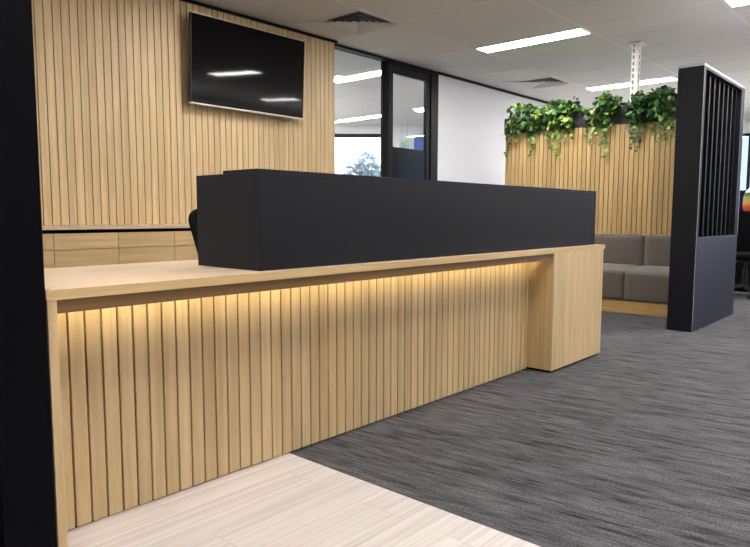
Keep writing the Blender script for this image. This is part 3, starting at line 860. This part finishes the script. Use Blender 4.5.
# ------------------------------------------------------------------ far right workstation
cb = thing('storage_cabinet', 'black storage cabinet beyond the slatted screen at the right edge', 'cabinet', (9.2, 1.7, 0))
MB().box((8.97, .9, .03), (9.42, 2.35, .955), .002).build('carcass', M['plast'], cb)
MB().box((8.955, .89, .955), (9.43, 2.36, .982), .002).build('top', M['gap'], cb)
for ya_, yb_ in ((.905, 1.622), (1.628, 2.345)):
    d_ = MB().box((8.952, ya_, .04), (8.969, yb_, .95), .001).build('door', M['plast'], cb)
    MB().tube([(8.95, yb_-.06, .55), (8.93, yb_-.06, .55), (8.93, yb_-.06, .7), (8.95, yb_-.06, .7)], .005, 6).build('handle', M['steel'], d_)
MB().box((8.98, .92, .001), (9.41, 2.33, .03)).build('plinth', M['gap'], cb)
dv = MB().box((9.28, 2.005, .983), (9.31, 2.34, 1.262), .004, .5).build('desk_divider', M['bluedark'], None, loc=(9.295, 2.17, .983))
tag(dv, 'small navy fabric divider standing on the black cabinet', 'divider')
bg = thing('rounded_bag', 'rounded bag in orange, olive and white on the black cabinet', 'bag', (9.12, 1.88, .983))
b = MB(); b.lathe([(.09, 0), (.14, .015), (.155, .07), (.155, .15), (.145, .22), (.115, .28), (.07, .32), (.02, .335)], (9.12, 1.88, .983), 28, .8, 1.0)
b.build('body', M['bag'], bg, loc=(9.12, 1.88, .983))
MB().tube([(9.12, 1.82, 1.302), (9.12, 1.83, 1.345), (9.12, 1.88, 1.36), (9.12, 1.93, 1.345), (9.12, 1.94, 1.302)], .008, 8).build('handle', M['plast'], bg)

# ------------------------------------------------------------------ back office: exit sign, blue board, tree outside
def at_depth(px, py, D):
    d = ray(px, py); k = D/(d.dot(hf)); return Vector((0, 0, H)) + k*d
e0, e1 = at_depth(399.5, 139.5, 12.9), at_depth(409.5, 149.5, 12.9)
mtE = Matrix(((lat.x, nrm.x, 0, e0.x), (lat.y, nrm.y, 0, e0.y), (0, 0, 1, 0), (0, 0, 0, 1)))
ew = (Vector((e1.x, e1.y, 0))-Vector((e0.x, e0.y, 0))).length
ex = thing('exit_sign', 'small green running-man exit sign seen through the door glass', 'exit sign', (e0.x, e0.y, e1.z))
ez0, ez1 = e1.z, e0.z
MB().box((0, 0, ez0), (ew, .03, ez1), .002, .5, mtE).build('box', M['exit_w'], ex)
MB().box((.012, -.004, ez0+.012), (ew-.012, 0, ez1-.012), 0, .5, mtE).build('face', M['exit_w'], ex)
b = MB(); hh = ez1-ez0
def strip(pts, w):
    for p, q in zip(pts[:-1], pts[1:]):
        a, c = mtE @ Vector((p[0]*ew, -.007, ez0+p[1]*hh)), mtE @ Vector((q[0]*ew, -.007, ez0+q[1]*hh))
        b.tube([a, c], w, 5)
strip([(.30, .72), (.36, .45), (.26, .30), (.16, .22)], .007); strip([(.36, .45), (.46, .32), (.42, .15)], .007)
strip([(.20, .52), (.32, .64), (.44, .54)], .006); strip([(.33, .80), (.335, .83)], .011)
strip([(.62, .15), (.62, .85), (.85, .85), (.85, .15)], .006)
b.build('pictogram', M['exit_g'], ex)
b = MB(); b.tube([mtE @ Vector((ew*.25, .015, ez1)), mtE @ Vector((ew*.25, .015, CH-.003))], .004, 6); b.tube([mtE @ Vector((ew*.75, .015, ez1)), mtE @ Vector((ew*.75, .015, CH-.003))], .004, 6)
b.build('hanger', M['steel'], ex)
q0, q1 = at_depth(414, 135, 13.34), at_depth(423, 150, 13.34)
mtB = Matrix(((lat.x, nrm.x, 0, q0.x), (lat.y, nrm.y, 0, q0.y), (0, 0, 1, 0), (0, 0, 0, 1)))
bw = (Vector((q1.x, q1.y, 0))-Vector((q0.x, q0.y, 0))).length
bp = MB().box((0, -.02, 1.4), (bw, -.001, 2.50), .002, .5, mtB).build('notice_board', M['blue'], None, loc=(q0.x, q0.y, 1.4))
tag(bp, 'blue wall board seen through the door glass in the back office', 'notice board')

T = at_depth(366, 175, 32.0); T.z = 0
tr = thing('tree', 'pale hazy tree outside the far window, seen through the tall glass pane', 'tree', (T.x, T.y, -.3))
b = MB(); b.tube([T+Vector((0, 0, -.3)), T+Vector((.05, 0, 1.2)), T+Vector((0, .1, 2.4)), T+Vector((.2, 0, 3.4))], [.16, .13, .10, .05], 8)
b.tube([T+Vector((.02, .05, 1.7)), T+Vector((-.5, .3, 2.5)), T+Vector((-.8, .5, 3.1))], [.07, .05, .03], 6)
b.tube([T+Vector((.02, .05, 1.9)), T+Vector((.5, -.4, 2.7)), T+Vector((.7, -.6, 3.2))], [.07, .05, .03], 6)
b.build('trunk', M['far_bark'], tr)
b = MB()
for i in range(1500):
    k = random.choice([(0, 3.35, .62), (-.55, 2.9, .55), (.55, 2.85, .58), (-.95, 2.3, .5), (.95, 2.25, .5), (0, 2.6, .8), (-.4, 2.1, .6), (.4, 2.0, .6)])
    v = Vector((random.gauss(0, 1), random.gauss(0, 1), random.gauss(0, 1))).normalized()*k[2]*random.uniform(.55, 1.0)
    p = T + lat*(k[0]+v.x) + nrm*v.y + Vector((0, 0, k[1]+v.z))
    leaf(b, p, Vector((random.uniform(-1, 1), random.uniform(-1, 1), random.uniform(-1, .3))), Vector((random.uniform(-1, 1), random.uniform(-1, 1), 1)), random.uniform(.12, .22), random.random())
b.build('crown', M['far_leaf'], tr, autosm=False)
g = MB().box((-40, -40, -.5), (80, 80, -.3), tint=.5).build('ground', M['lawn'])
struct(g, 'lawn outside the building')

# unseen fill lamps, added to brighten the ceiling from below
for (ux, uy, uz, en) in ((1.5, -2.8, 1.0, 45), (6.0, -2.2, 1.0, 90), (10.5, -1.6, 1.0, 90), (6.3, 9.0, .6, 60), (10.6, 3.2, .5, 22)):
    ul = bpy.data.lights.new('ceiling_fill', 'AREA'); ul.shape = 'RECTANGLE'; ul.size = 2.4; ul.size_y = 1.6
    ul.energy = en; ul.color = (1.0, .97, .94)
    uo = bpy.data.objects.new('ceiling_fill', ul); COL.objects.link(uo); uo.location = (ux, uy, uz); uo.rotation_euler = (PI, 0, 0)

# ------------------------------------------------------------------ world
w = bpy.data.worlds.new('world'); SC.world = w; w.use_nodes = True
nt = w.node_tree; nt.nodes.clear()
out = nt.nodes.new('ShaderNodeOutputWorld'); bgd = nt.nodes.new('ShaderNodeBackground')
tc = nt.nodes.new('ShaderNodeTexCoord'); spx = nt.nodes.new('ShaderNodeSeparateXYZ'); rp = nt.nodes.new('ShaderNodeValToRGB')
nt.links.new(tc.outputs['Generated'], spx.inputs[0]); nt.links.new(spx.outputs['Z'], rp.inputs['Fac'])
rp.color_ramp.elements[0].position = 0.0; rp.color_ramp.elements[0].color = (.92, .95, 1.0, 1)
rp.color_ramp.elements[1].position = .6; rp.color_ramp.elements[1].color = (.55, .72, 1.0, 1)
nt.links.new(rp.outputs['Color'], bgd.inputs['Color']); bgd.inputs['Strength'].default_value = 2.2
nt.links.new(bgd.outputs[0], out.inputs['Surface'])

SC.view_settings.view_transform = 'Standard'
SC.view_settings.look = 'None'
SC.view_settings.exposure = 0.85
SC.cycles.use_denoising = True
SC.cycles.max_bounces = 8; SC.cycles.diffuse_bounces = 5; SC.cycles.transparent_max_bounces = 12
SC.cycles.sample_clamp_indirect = 6.0
